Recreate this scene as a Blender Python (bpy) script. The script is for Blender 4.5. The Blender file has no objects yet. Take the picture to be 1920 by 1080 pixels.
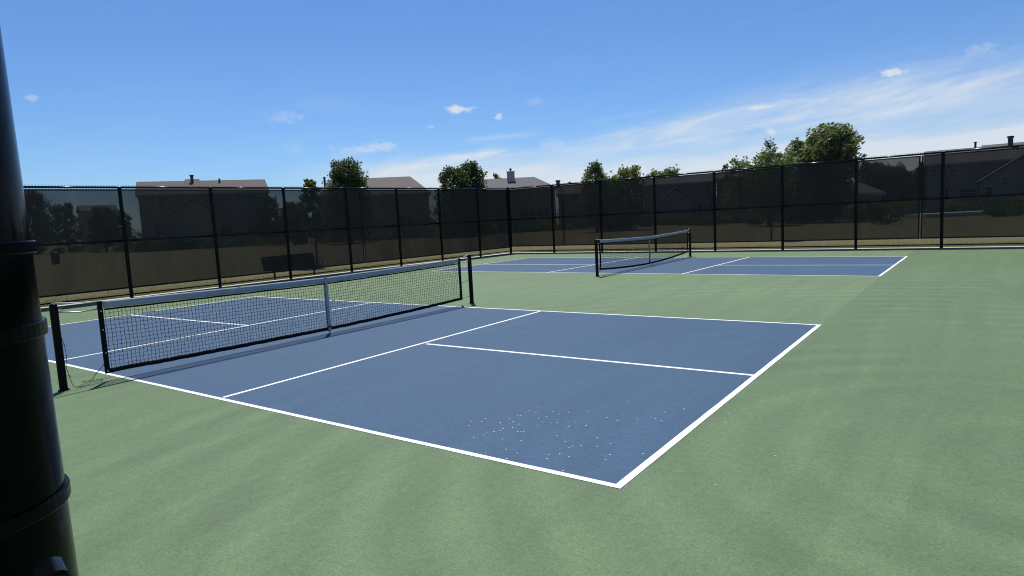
import bpy, math, random
from mathutils import Vector, Matrix
random.seed(7)
PI = math.pi
# ---------------------------------------------------------------- camera
FPX = 1218.5                       # focal length in pixels of a 1920 px wide picture
CAM = Vector((8.499, -3.479, 1.697))
RR = Vector((0.80999763, 0.58421219, -0.0509898))
UU = Vector((-0.02158126, 0.11658589, 0.99294611))
FF = Vector((-0.58603591, 0.80318357, -0.10704233))
scn = bpy.context.scene
col = scn.collection
cd = bpy.data.cameras.new('camera')
cam = bpy.data.objects.new('camera', cd)
col.objects.link(cam)
cd.sensor_width = 36.0
cd.lens = 36.0 * FPX / 1920.0
cd.clip_start = 0.02
cd.clip_end = 6000
M4 = Matrix((RR, UU, -FF)).transposed().to_4x4()
M4.translation = CAM
cam.matrix_world = M4
scn.camera = cam

def ray(px, py):
    return RR * ((px - 960) / FPX) - UU * ((py - 540) / FPX) + FF
def azel(px, py):
    d = ray(px, py).normalized()
    return math.atan2(d.y, d.x), math.asin(d.z)

# ---------------------------------------------------------------- sun and sky
SUN = Vector((-0.31, 0.31, 0.93)).normalized()
sun_el = math.asin(SUN.z)
sl = bpy.data.lights.new('sun', 'SUN')
sl.energy = 5.0
sl.angle = math.radians(0.53)
sl.color = (1.0, 0.965, 0.9)
so = bpy.data.objects.new('sun', sl)
col.objects.link(so)
so.rotation_euler = SUN.to_track_quat('Z', 'Y').to_euler()

w = bpy.data.worlds.new('World')
scn.world = w
w.use_nodes = True
NT = w.node_tree
for n in list(NT.nodes): NT.nodes.remove(n)
wout = NT.nodes.new('ShaderNodeOutputWorld')
bg = NT.nodes.new('ShaderNodeBackground')
NT.links.new(bg.outputs[0], wout.inputs[0])
bg.inputs[1].default_value = 0.115
sky = NT.nodes.new('ShaderNodeTexSky')
sky.sky_type = 'NISHITA'
sky.sun_disc = False
sky.sun_elevation = sun_el
sky.sun_rotation = math.atan2(SUN.x, SUN.y)
sky.altitude = 200
sky.air_density = 1.0
sky.dust_density = 0.2
sky.ozone_density = 2.2

class X:                                      # tiny expression helper for math nodes
    def __init__(s, v): s.v = v
    @staticmethod
    def op(o, *a):
        n = NT.nodes.new('ShaderNodeMath'); n.operation = o
        for i, q in enumerate(a):
            q = q.v if isinstance(q, X) else q
            if isinstance(q, (int, float)): n.inputs[i].default_value = q
            else: NT.links.new(q, n.inputs[i])
        return X(n.outputs[0])
    def __add__(s, o): return X.op('ADD', s, o)
    def __sub__(s, o): return X.op('SUBTRACT', s, o)
    def __mul__(s, o): return X.op('MULTIPLY', s, o)
    def __truediv__(s, o): return X.op('DIVIDE', s, o)
def gauss(x): return X.op('POWER', 2.718, x * x * -1.0)
def sstep(x, a, b):
    n = NT.nodes.new('ShaderNodeMapRange'); n.interpolation_type = 'SMOOTHSTEP'
    NT.links.new(x.v, n.inputs[0]); n.inputs[1].default_value = a; n.inputs[2].default_value = b
    return X(n.outputs[0])
tc = NT.nodes.new('ShaderNodeTexCoord')
sp = NT.nodes.new('ShaderNodeSeparateXYZ')
NT.links.new(tc.outputs['Generated'], sp.inputs[0])
gx, gy, gz = (X(sp.outputs[i]) for i in range(3))
AZ = X.op('ARCTAN2', gy, gx)
EL = X.op('ARCSINE', gz)
def noise(scale, sx, sy, rotz, detail=6, rough=0.6, dist=0.0, ox=0.0):
    c = NT.nodes.new('ShaderNodeCombineXYZ')
    ca, sa = math.cos(rotz), math.sin(rotz)
    NT.links.new(((AZ * ca + EL * sa) * sx + ox).v, c.inputs[0])
    NT.links.new(((EL * ca - AZ * sa) * sy).v, c.inputs[1])
    n = NT.nodes.new('ShaderNodeTexNoise')
    n.inputs['Scale'].default_value = scale; n.inputs['Detail'].default_value = detail
    n.inputs['Roughness'].default_value = rough; n.inputs['Distortion'].default_value = dist
    NT.links.new(c.outputs[0], n.inputs['Vector'])
    return X(n.outputs[0])
streak = noise(3.0, 1.2, 9.0, -0.12, 8, 0.58, 0.5)
streak2 = noise(9.0, 1.0, 5.0, -0.15, 8, 0.62, 0.6, 3.0)
puff = noise(60.0, 1.0, 1.6, 0.0, 5, 0.65, 0.4)
sn = sstep(streak, 0.28, 0.72)
sn2 = sstep(streak2, 0.3, 0.7)
mask = X.op('ADD', 0.0, 0.0)
def band(p0, p1, wpx, s, f0=60, f1=60, tex=None, w1=None):
    """a long cirrus streak between two directions of the sky"""
    global mask
    a0, e0 = azel(*p0); a1, e1 = azel(*p1)
    L = math.hypot(a1 - a0, e1 - e0); ux, uy = (a1 - a0) / L, (e1 - e0) / L
    t = (AZ - a0) * ux + (EL - e0) * uy
    d = (EL - e0) * ux - (AZ - a0) * uy + (streak2 - 0.5) * (wpx * 1.2 / FPX)
    wd = wpx / FPX
    if w1 is not None:
        d = d / (t * ((w1 / FPX - wd) / L) + wd)
    else:
        d = d / wd
    m = gauss(d) * sstep(t, -f0 / FPX, f0 / FPX) * X.op('SUBTRACT', 1.0, sstep(t, L - f1 / FPX, L + f1 / FPX))
    tx = tex if tex is not None else sn * 0.6 + sn2 * 0.5
    mask = mask + m * (tx * s)
def cloudlet(px, py, rx, ry, s, hard=True):
    """one small cumulus"""
    global mask
    a, e = azel(px, py)
    u = (AZ - a) / (rx / FPX); v = (EL - e) / (ry / FPX)
    r = X.op('SQRT', u * u + v * v) + (puff - 0.5) * (2.8 if hard else 3.4)
    m = X.op('SUBTRACT', 1.0, sstep(r, 0.25 if hard else 0.0, 1.3 if hard else 1.5))
    mask = mask + m * s
band((1150, 262), (1880, 160), 22, 0.85, 120, 300, None, 38)
band((640, 338), (2600, 280), 27, 1.2, 130, 400, sn * 0.3 + sn2 * 0.2 + 0.55, 56)
band((1500, 196), (2700, 110), 36, 0.42, 220, 500, sn * 0.4 + sn2 * 0.2 + 0.45, 60)
band((1420, 296), (2150, 262), 26, .8, 150, 400, sn * 0.2 + sn2 * 0.2 + 0.7, 34)
band((1110, 226), (1225, 209), 4, 0.28, 30, 30)
band((880, 262), (1000, 251), 5, 0.4, 20, 30)
band((730, 318), (940, 284), 9, 0.85, 40, 40)
band((860, 300), (1320, 262), 9, 0.35, 100, 100)
for q in ((862, 205, 25, 8, .95), (937, 218, 8, 6, .7), (1672, 137, 12, 7, .95), (1692, 134, 9, 4, .3), (1425, 201, 17, 4, .85),
          (60, 183, 8, 5, .35), (1447, 247, 8, 7, .5), (807, 238, 7, 3, .3)):
    cloudlet(*q)
for q in ((533, 219, 26, 10, .28), (1838, 92, 22, 7, .4), (706, 275, 34, 9, .5), (655, 284, 36, 11, .25), (1005, 190, 18, 7, .2),
          (555, 282, 22, 9, .15), (1035, 270, 26, 11, .25), (620, 195, 60, 14, .08)):
    cloudlet(*q, hard=False)
hz = sstep(EL, 0.42, 0.02)                   # thin veil that thickens towards the horizon all round
mask = mask + sn2 * sn * hz * 0.05
mask = X.op('MINIMUM', mask, 0.93)
tint = NT.nodes.new('ShaderNodeMix'); tint.data_type = 'RGBA'; tint.blend_type = 'MULTIPLY'
tint.inputs[0].default_value = 1.0
NT.links.new(sky.outputs[0], tint.inputs[6])
tint.inputs[7].default_value = (.51, .715, 1.0, 1)
mx = NT.nodes.new('ShaderNodeMix'); mx.data_type = 'RGBA'
NT.links.new(mask.v, mx.inputs[0])
NT.links.new(tint.outputs[2], mx.inputs[6])
mx.inputs[7].default_value = (6.0, 6.6, 7.3, 1)
NT.links.new(mx.outputs[2], bg.inputs[0])

scn.view_settings.view_transform = 'Standard'
scn.view_settings.look = 'None'
scn.view_settings.exposure = 0.0
scn.view_settings.gamma = 1.0
scn.view_settings.use_curve_mapping = False
scn.render.engine = 'CYCLES'
scn.cycles.max_bounces = 8
scn.cycles.filter_width = 1.05
scn.cycles.transparent_max_bounces = 24

# ---------------------------------------------------------------- helpers
def tag(o, label=None, cat=None, group=None, kind=None):
    if label: o['label'] = label
    if cat: o['category'] = cat
    if group: o['group'] = group
    if kind: o['kind'] = kind
    return o
def empty(name, loc=(0, 0, 0), rz=0.0):
    o = bpy.data.objects.new(name, None)
    o.empty_display_size = 0.2
    o.location = loc; o.rotation_euler = (0, 0, rz)
    col.objects.link(o)
    return o
class MB:
    def __init__(s): s.v = []; s.f = []; s.m = []; s.cur = 0
    def face(s, pts):
        i = len(s.v); s.v += [tuple(p) for p in pts]; s.f.append(tuple(range(i, i + len(pts)))); s.m.append(s.cur)
    def box(s, x0, x1, y0, y1, z0, z1):
        i = len(s.v)
        s.v += [(x0, y0, z0), (x1, y0, z0), (x1, y1, z0), (x0, y1, z0), (x0, y0, z1), (x1, y0, z1), (x1, y1, z1), (x0, y1, z1)]
        for f in ((0, 3, 2, 1), (4, 5, 6, 7), (0, 1, 5, 4), (1, 2, 6, 5), (2, 3, 7, 6), (3, 0, 4, 7)):
            s.f.append(tuple(i + k for k in f)); s.m.append(s.cur)
    def obox(s, c, ax, ay, az, hx, hy, hz_):
        c = Vector(c); i = len(s.v)
        for sz in (-1, 1):
            for sx, sy in ((-1, -1), (1, -1), (1, 1), (-1, 1)):
                s.v.append(tuple(c + ax * (hx * sx) + ay * (hy * sy) + az * (hz_ * sz)))
        for f in ((0, 3, 2, 1), (4, 5, 6, 7), (0, 1, 5, 4), (1, 2, 6, 5), (2, 3, 7, 6), (3, 0, 4, 7)):
            s.f.append(tuple(i + k for k in f)); s.m.append(s.cur)
    def tube(s, pts, r, n=8, cap=True):
        pts = [Vector(p) for p in pts]
        rs = r if isinstance(r, (list, tuple)) else [r] * len(pts)
        rings = []
        prev = None
        for k, p in enumerate(pts):
            if k == 0: d = pts[1] - p
            elif k == len(pts) - 1: d = p - pts[k - 1]
            else: d = pts[k + 1] - pts[k - 1]
            if d.length < 1e-9: d = Vector((0, 0, 1))
            d.normalize()
            if prev is None:
                a = d.cross(Vector((0, 0, 1)))
                if a.length < 1e-3: a = d.cross(Vector((1, 0, 0)))
            else:
                a = prev - d * prev.dot(d)
                if a.length < 1e-4: a = d.orthogonal()
            a.normalize(); prev = a; b = d.cross(a)
            i = len(s.v)
            for j in range(n):
                t = 2 * PI * j / n
                s.v.append(tuple(p + a * (rs[k] * math.cos(t)) + b * (rs[k] * math.sin(t))))
            rings.append(i)
        for k in range(len(rings) - 1):
            for j in range(n):
                j2 = (j + 1) % n
                s.f.append((rings[k] + j, rings[k] + j2, rings[k + 1] + j2, rings[k + 1] + j)); s.m.append(s.cur)
        if cap:
            s.f.append(tuple(rings[0] + j for j in range(n))[::-1]); s.m.append(s.cur)
            s.f.append(tuple(rings[-1] + j for j in range(n))); s.m.append(s.cur)
    def build(s, name, mats, parent=None, smooth=False):
        me = bpy.data.meshes.new(name)
        me.from_pydata(s.v, [], s.f)
        if not isinstance(mats, (list, tuple)): mats = [mats]
        for m in mats: me.materials.append(m)
        if len(mats) > 1: me.polygons.foreach_set('material_index', s.m)
        if smooth: me.polygons.foreach_set('use_smooth', [True] * len(me.polygons))
        me.update()
        o = bpy.data.objects.new(name, me)
        col.objects.link(o)
        if parent is not None: o.parent = parent
        return o
def autosmooth(o, ang=40):
    o.data.set_sharp_from_angle(angle=math.radians(ang)) if hasattr(o.data, 'set_sharp_from_angle') else None
    return o

# ---------------------------------------------------------------- materials
def mat(name):
    m = bpy.data.materials.new(name); m.use_nodes = True
    nt = m.node_tree
    b = nt.nodes['Principled BSDF']
    return m, nt, b
def N(nt, t, **kw):
    n = nt.nodes.new(t)
    for k, v in kw.items(): setattr(n, k, v)
    return n
def objnoise(nt, scale, detail=4, rough=.5, sc=(1, 1, 1), dist=0., rot=(0, 0, 0), coord='Object'):
    t = N(nt, 'ShaderNodeTexCoord'); mp = N(nt, 'ShaderNodeMapping')
    mp.inputs['Scale'].default_value = sc; mp.inputs['Rotation'].default_value = rot
    nt.links.new(t.outputs[coord], mp.inputs[0])
    n = N(nt, 'ShaderNodeTexNoise')
    n.inputs['Scale'].default_value = scale; n.inputs['Detail'].default_value = detail
    n.inputs['Roughness'].default_value = rough; n.inputs['Distortion'].default_value = dist
    nt.links.new(mp.outputs[0], n.inputs['Vector'])
    return n.outputs[0]
def ramp(nt, src, stops):
    r = N(nt, 'ShaderNodeValToRGB')
    el = r.color_ramp.elements
    while len(el) < len(stops): el.new(0.5)
    for e, (p, c) in zip(el, stops):
        e.position = p; e.color = (*c, 1) if len(c) == 3 else c
    nt.links.new(src, r.inputs[0])
    return r.outputs[0]
def mixc(nt, f, a, b, mode='MIX'):
    m = N(nt, 'ShaderNodeMix', data_type='RGBA', blend_type=mode)
    for i, q in ((0, f), (6, a), (7, b)):
        if isinstance(q, (int, float)): m.inputs[i].default_value = q
        elif isinstance(q, tuple): m.inputs[i].default_value = (*q, 1) if len(q) == 3 else q
        else: nt.links.new(q, m.inputs[i])
    return m.outputs[2]
def bump(nt, b, h, dist, strength=1.0, chain=None):
    n = N(nt, 'ShaderNodeBump'); n.inputs['Strength'].default_value = strength; n.inputs['Distance'].default_value = dist
    nt.links.new(h, n.inputs['Height'])
    if chain: nt.links.new(chain, n.inputs['Normal'])
    nt.links.new(n.outputs[0], b.inputs['Normal'])
    return n.outputs[0]
def simple(name, c, rough=.6, metal=0., var=.15, scale=8., bmp=0., spec=.5):
    m, nt, b = mat(name)
    n = objnoise(nt, scale, 5, .6)
    lo = tuple(x * (1 - var) for x in c); hi = tuple(min(1, x * (1 + var)) for x in c)
    nt.links.new(ramp(nt, n, [(0.3, lo), (0.7, hi)]), b.inputs['Base Color'])
    b.inputs['Roughness'].default_value = rough; b.inputs['Metallic'].default_value = metal
    b.inputs['Specular IOR Level'].default_value = spec
    if bmp: bump(nt, b, objnoise(nt, scale * 6, 4, .6), bmp)
    return m

def court_paint(name, base, light, dark, arc=True):
    m, nt, b = mat(name)
    big = objnoise(nt, 0.22, 5, .6, dist=.6)
    mid = objnoise(nt, 1.3, 6, .65, sc=(1, 1, 1), dist=1.2)
    fine = objnoise(nt, 60, 3, .75)
    fine2 = objnoise(nt, 17, 4, .7)
    grain = objnoise(nt, 260, 2, .6)
    vd = tuple(x * .70 for x in dark)
    def mul(c, src, lo, hi, a=.33, b_=.67, tintc=(1, 1, 1)):
        return mixc(nt, 1.0, c, ramp(nt, src, [(a, (lo,) * 3), (b_, tuple(hi * q for q in tintc))]), 'MULTIPLY')
    c = mul(base, big, .96, 1.04)
    c = mul(c, mid, .96, 1.05)
    # squeegee passes of the colour coat, pulled across the court, with arcs where the crew turned
    k = 1.0 if arc else .6
    pull = objnoise(nt, 1.0, 9, .66, sc=(2.4, .20, 1), dist=.9, rot=(0, 0, .12))
    c = mul(c, pull, 1 - .08 * k, 1 + .08 * k, .34, .66, (1.0, .995, .98))
    t = N(nt, 'ShaderNodeTexCoord'); mp = N(nt, 'ShaderNodeMapping')
    mp.inputs['Location'].default_value = (-8.9, -1.6, 0)
    nt.links.new(t.outputs['Object'], mp.inputs[0])
    wv = N(nt, 'ShaderNodeTexWave', wave_type='RINGS', rings_direction='Z', wave_profile='SIN')
    wv.inputs['Scale'].default_value = 0.55; wv.inputs['Distortion'].default_value = 4.0
    wv.inputs['Detail'].default_value = 6; wv.inputs['Detail Scale'].default_value = .5; wv.inputs['Detail Roughness'].default_value = .66
    nt.links.new(mp.outputs[0], wv.inputs['Vector'])
    msk = ramp(nt, objnoise(nt, .5, 4, .6, dist=1.), [(.44, (0, 0, 0)), (.60, (1, 1, 1))])
    wm = N(nt, 'ShaderNodeMath', operation='MULTIPLY'); nt.links.new(msk, wm.inputs[0]); wm.inputs[1].default_value = 1.0 if arc else .4
    c = mixc(nt, wm.outputs[0], c, mul(c, wv.outputs[1], .93, 1.09, .2, .95))
    if arc:      # the coat stops at a seam in line with the baselines; between the courts it is a shade paler, lifted more to paint in far grazing glare
        sx = N(nt, 'ShaderNodeSeparateXYZ'); nt.links.new(t.outputs['Object'], sx.inputs[0])
        m1 = N(nt, 'ShaderNodeMapRange'); nt.links.new(sx.outputs[0], m1.inputs[0]); m1.inputs[1].default_value = 6.68; m1.inputs[2].default_value = 6.70; m1.inputs[3].default_value = 1.0; m1.inputs[4].default_value = 0.0
        m2 = N(nt, 'ShaderNodeMapRange'); nt.links.new(sx.outputs[1], m2.inputs[0]); m2.inputs[1].default_value = 2.0; m2.inputs[2].default_value = 9.0
        m3 = N(nt, 'ShaderNodeMath', operation='MULTIPLY'); nt.links.new(m1.outputs[0], m3.inputs[0]); nt.links.new(m2.outputs[0], m3.inputs[1])
        c = mixc(nt, m3.outputs[0], c, mixc(nt, 1.0, c, (1.20, 1.16, 1.19), 'MULTIPLY'))
    c = mul(c, fine, .80, 1.22)
    c = mul(c, fine2, .90, 1.10)
    # faint dark rubber scuffs
    sk = objnoise(nt, 1.1, 7, .7, sc=(5, .7, 1), dist=2.2, rot=(0, 0, .8))
    skr = N(nt, 'ShaderNodeMath', operation='MULTIPLY'); nt.links.new(ramp(nt, sk, [(.66, (0, 0, 0)), (.74, (1, 1, 1))]), skr.inputs[0]); skr.inputs[1].default_value = .3
    c = mixc(nt, skr.outputs[0], c, vd)
    # pale scuffs and fine dark specks
    sc = objnoise(nt, 2.2, 9, .75, dist=2.5)
    r = ramp(nt, sc, [(0.63, (0, 0, 0)), (0.74, (1, 1, 1))])
    pale = tuple(min(1, x * 1.25 + .05) for x in light)
    fac = N(nt, 'ShaderNodeMath', operation='MULTIPLY'); nt.links.new(r, fac.inputs[0]); fac.inputs[1].default_value = .38
    c = mixc(nt, fac.outputs[0], c, pale)
    vo = N(nt, 'ShaderNodeTexVoronoi'); vo.inputs['Scale'].default_value = 3.3
    nt.links.new(t.outputs['Object'], vo.inputs['Vector'])
    r2 = ramp(nt, vo.outputs['Distance'], [(0.02, (.35, .35, .35)), (0.045, (0, 0, 0))])
    c = mixc(nt, r2, c, tuple(x * .45 for x in dark))
    nt.links.new(c, b.inputs['Base Color'])
    nt.links.new(ramp(nt, mid, [(0.3, (.62,) * 3), (0.7, (.76,) * 3)]), b.inputs['Roughness'])
    b.inputs['Specular IOR Level'].default_value = .25
    n1 = bump(nt, b, grain, .0012, .9)
    bump(nt, b, mid, .004, .5, n1)
    return m
GREEN = court_paint('green_acrylic', (.104, .160, .077), (.126, .190, .100), (.078, .130, .058))
BLUE = court_paint('blue_acrylic', (.042, .088, .151), (.055, .107, .176), (.032, .071, .127), False)
def linepaint():
    m, nt, b = mat('white_line_paint')
    c = ramp(nt, objnoise(nt, 5, 6, .7), [(0.3, (.66, .67, .66)), (.6, (.8, .81, .8))])
    c = mixc(nt, ramp(nt, objnoise(nt, 26, 6, .8, dist=1.), [(.60, (0, 0, 0)), (.70, (.8, .8, .8))]), c, (.33, .37, .37))
    nt.links.new(c, b.inputs['Base Color']); b.inputs['Roughness'].default_value = .65
    bump(nt, b, objnoise(nt, 90, 3, .6), .001, .8)
    return m
LINE = linepaint()
CONC = simple('concrete', (.43, .41, .37), .85, var=.18, scale=4, bmp=.002)
def blackgloss(name, c, rough=.3, spec=.12):
    m, nt, b = mat(name)
    nt.links.new(ramp(nt, objnoise(nt, 9, 5, .6), [(0.3, tuple(x * .75 for x in c)), (.7, tuple(x * 1.3 for x in c))]), b.inputs['Base Color'])
    nt.links.new(ramp(nt, objnoise(nt, 30, 4, .6), [(0.3, (rough * .8,) * 3), (.7, (rough * 1.25,) * 3)]), b.inputs['Roughness'])
    b.inputs['Specular IOR Level'].default_value = spec
    bump(nt, b, objnoise(nt, 60, 3, .5), .0004, .6)
    return m
VINYL = blackgloss('black_coated_steel', (.003, .0034, .004), .19)
POLE = blackgloss('dark_green_black_paint', (.0015, .0028, .0025), .16, .05)
BANDM = blackgloss('black_galvanised_band', (.003, .0034, .0036), .22, .07)
STEEL = simple('worn_steel', (.55, .55, .56), .35, 1.0, .1, 20)
RAILM = blackgloss('glossy_black_rail', (.003, .0034, .004), .2, .35)
WIRE = blackgloss('chain_link_wire', (.012, .013, .013), .38)
TWINE = simple('black_net_twine', (.007, .008, .011), .85, var=.2, scale=30, spec=.15)
VTAPE = simple('black_vinyl_tape', (.008, .008, .010), .75, var=.25, scale=12, bmp=.001, spec=.15)
def fabric_white():
    m, nt, b = mat('white_vinyl_tape')
    nt.links.new(ramp(nt, objnoise(nt, 6, 6, .7), [(0.25, (.30, .31, .32)), (.6, (.38, .39, .40))]), b.inputs['Base Color'])
    b.inputs['Roughness'].default_value = .6
    bump(nt, b, objnoise(nt, 12, 3, .5), .003, .5)
    return m
WTAPE = fabric_white()
CORD = simple('black_cord', (.02, .02, .018), .7, var=.3)
WCORD = simple('white_cable', (.7, .7, .68), .4, var=.1)
def screen_mat():
    m, nt, b = mat('windscreen_mesh_fabric')
    out = nt.nodes['Material Output']
    nt.links.new(ramp(nt, objnoise(nt, 3, 5, .6), [(0.3, (.005, .006, .006)), (.7, (.010, .011, .011))]), b.inputs['Base Color'])
    b.inputs['Roughness'].default_value = .75
    b.inputs['Specular IOR Level'].default_value = .2
    tr = N(nt, 'ShaderNodeBsdfTransparent')
    mx_ = N(nt, 'ShaderNodeMixShader')
    g = N(nt, 'ShaderNodeNewGeometry')
    dt = N(nt, 'ShaderNodeVectorMath', operation='DOT_PRODUCT'); nt.links.new(g.outputs['Incoming'], dt.inputs[0]); nt.links.new(g.outputs['Normal'], dt.inputs[1])
    ab = N(nt, 'ShaderNodeMath', operation='ABSOLUTE'); nt.links.new(dt.outputs['Value'], ab.inputs[0])
    iv = N(nt, 'ShaderNodeMath', operation='DIVIDE'); iv.inputs[0].default_value = 1.0; nt.links.new(ab.outputs[0], iv.inputs[1])
    pw = N(nt, 'ShaderNodeMath', operation='POWER')      # the longer the path through the weave, the less light gets through
    nt.links.new(ramp(nt, objnoise(nt, 1.1, 7, .68, sc=(1, 1, .35), dist=1.2, rot=(.5, .5, 0)), [(0.3, (.185,) * 3), (.7, (.12,) * 3)]), pw.inputs[0]); nt.links.new(iv.outputs[0], pw.inputs[1])
    om = N(nt, 'ShaderNodeMath', operation='SUBTRACT'); om.inputs[0].default_value = 1.0; nt.links.new(pw.outputs[0], om.inputs[1])
    nt.links.new(om.outputs[0], mx_.inputs[0])
    tl = N(nt, 'ShaderNodeBsdfTranslucent'); tl.inputs[0].default_value = (.009, .010, .010, 1)
    ad = N(nt, 'ShaderNodeAddShader'); nt.links.new(b.outputs[0], ad.inputs[0]); nt.links.new(tl.outputs[0], ad.inputs[1])
    nt.links.new(tr.outputs[0], mx_.inputs[1]); nt.links.new(ad.outputs[0], mx_.inputs[2])
    nt.links.new(mx_.outputs[0], out.inputs[0])
    return m
SCREEN = screen_mat()
HEM = simple('windscreen_hem', (.012, .012, .012), .7)
def lawn_mat():
    m, nt, b = mat('dry_lawn')
    a = objnoise(nt, .12, 6, .65, dist=.8); c2 = objnoise(nt, 2.2, 6, .7); f = objnoise(nt, 24, 5, .75)
    c = ramp(nt, a, [(0.35, (.16, .13, .068)), (.5, (.125, .115, .056)), (.66, (.07, .085, .034))])
    c = mixc(nt, .5, c, ramp(nt, c2, [(0.3, (.08, .085, .035)), (.55, (.155, .13, .066)), (.75, (.22, .175, .10))]))
    c = mixc(nt, .45, c, ramp(nt, f, [(0.3, (.05, .05, .02)), (.55, (.19, .165, .08)), (.8, (.34, .28, .16))]))
    nt.links.new(c, b.inputs['Base Color']); b.inputs['Roughness'].default_value = .95
    b.inputs['Specular IOR Level'].default_value = .1
    bump(nt, b, f, .03, .9)
    return m
LAWN = lawn_mat()
def leaf_mat(name, c, tr=.45):
    m, nt, b = mat(name)
    out = nt.nodes['Material Output']
    g = N(nt, 'ShaderNodeNewGeometry')
    lo = tuple(x * .6 for x in c); hi = tuple(x * 1.45 for x in c)
    cc = ramp(nt, g.outputs['Random Per Island'], [(0.0, lo), (.6, c), (1.0, hi)])
    nt.links.new(cc, b.inputs['Base Color']); b.inputs['Roughness'].default_value = .5
    t = N(nt, 'ShaderNodeBsdfTranslucent')
    tcx = mixc(nt, 1.0, cc, (1.5, 1.7, .7), 'MULTIPLY')
    nt.links.new(tcx, t.inputs[0])
    mx_ = N(nt, 'ShaderNodeMixShader'); mx_.inputs[0].default_value = tr
    nt.links.new(b.outputs[0], mx_.inputs[1]); nt.links.new(t.outputs[0], mx_.inputs[2])
    nt.links.new(mx_.outputs[0], out.inputs[0])
    return m
LEAF = leaf_mat('dark_leaf', (.052, .074, .030))
LEAF2 = leaf_mat('bright_leaf', (.115, .145, .052))
LEAF3 = leaf_mat('pale_silver_leaf', (.125, .15, .078))
LEAF4 = leaf_mat('olive_windblown_leaf', (.135, .155, .075))
DRYG = leaf_mat('dry_grass_blade', (.24, .2, .09), .3)
BARK = simple('bark', (.09, .07, .055), .9, var=.35, scale=6, bmp=.01)
def siding(name, c):
    m, nt, b = mat(name)
    t = N(nt, 'ShaderNodeTexCoord')
    wv = N(nt, 'ShaderNodeTexWave', wave_type='BANDS', bands_direction='Z', wave_profile='SAW')
    wv.inputs['Scale'].default_value = 1.25
    nt.links.new(t.outputs['Object'], wv.inputs['Vector'])
    n = objnoise(nt, .8, 5, .6)
    cc = ramp(nt, n, [(0.3, tuple(x * .85 for x in c)), (.7, c)])
    nt.links.new(cc, b.inputs['Base Color']); b.inputs['Roughness'].default_value = .7
    bump(nt, b, wv.outputs[1], .03, 1.0)
    return m
SID = [siding('beige_siding', (.36, .33, .27)), siding('grey_siding', (.33, .34, .35)), siding('tan_siding', (.34, .28, .21)),
       siding('cream_siding', (.46, .43, .36))]
def roofmat(name, c):
    m, nt, b = mat(name)
    t = N(nt, 'ShaderNodeTexCoord'); mp = N(nt, 'ShaderNodeMapping'); nt.links.new(t.outputs['Object'], mp.inputs[0])
    br = N(nt, 'ShaderNodeTexBrick'); br.inputs['Scale'].default_value = 1.0
    br.inputs['Brick Width'].default_value = .32; br.inputs['Row Height'].default_value = .14; br.inputs['Mortar Size'].default_value = .008
    br.inputs['Color1'].default_value = (*c, 1); br.inputs['Color2'].default_value = (*[x * .72 for x in c], 1)
    br.inputs['Mortar'].default_value = (*[x * .4 for x in c], 1)
    nt.links.new(mp.outputs[0], br.inputs['Vector'])
    cc = mixc(nt, .5, br.outputs[0], ramp(nt, objnoise(nt, 5, 6, .7), [(0.3, tuple(x * .7 for x in c)), (.7, tuple(x * 1.2 for x in c))]))
    nt.links.new(cc, b.inputs['Base Color']); b.inputs['Roughness'].default_value = .9
    return m
ROOF = [roofmat('brown_shingle', (.105, .085, .072)), roofmat('grey_shingle', (.115, .112, .11)), roofmat('taupe_shingle', (.135, .118, .108))]
GLASS, _nt, _b = mat('window_glass')
_b.inputs['Base Color'].default_value = (.03, .04, .05, 1); _b.inputs['Roughness'].default_value = .06; _b.inputs['Specular IOR Level'].default_value = .8
TRIM = simple('white_trim', (.42, .42, .4), .5, var=.06)
DARK = simple('dark_metal', (.03, .03, .032), .5, var=.2)
BENCHM = blackgloss('dark_blue_plastisol', (.006, .008, .014), .4, .1)
FLECK = simple('white_paper_fleck', (.8, .8, .78), .8, var=.08)

# ---------------------------------------------------------------- ground
mb = MB()
G = 3000
mb.face([(-G, -G, -.12), (G, -G, -.12), (G, G, -.12), (-G, G, -.12)])
tag(mb.build('lawn', LAWN), kind='structure')
BX0, BY1 = -10.15, 22.15                 # the corner post of the fence
def fx(y): return BX0 - (BY1 - y) * (1.05 / 20.15)      # the left fence is not quite square to the courts
# concrete mow strip under the fence (a slab 12 cm proud of the lawn), court slab inside it
mb = MB()
def slab(mb, poly, z0, z1):
    n = len(poly)
    mb.face([(x, y, z1) for x, y in poly])
    for i in range(n):
        a, b_ = poly[i], poly[(i + 1) % n]
        mb.face([(*a, z0), (*b_, z0), (*b_, z1), (*a, z1)])
YB, XR = -8.0, 26.0
slab(mb, [(fx(YB) - .30, YB - .3), (XR + .3, YB - .3), (XR + .3, BY1 + .38), (BX0 - .42, BY1 + .38)], -.2, -.004)
tag(mb.build('concrete_mow_strip', CONC), kind='structure')
mb = MB()
mb.face([(fx(YB) - .02, YB, 0), (XR, YB, 0), (XR, BY1 - .02, 0), (BX0 - .03, BY1 - .02, 0)])
tag(mb.build('green_court_surface', GREEN), kind='structure')
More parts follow.
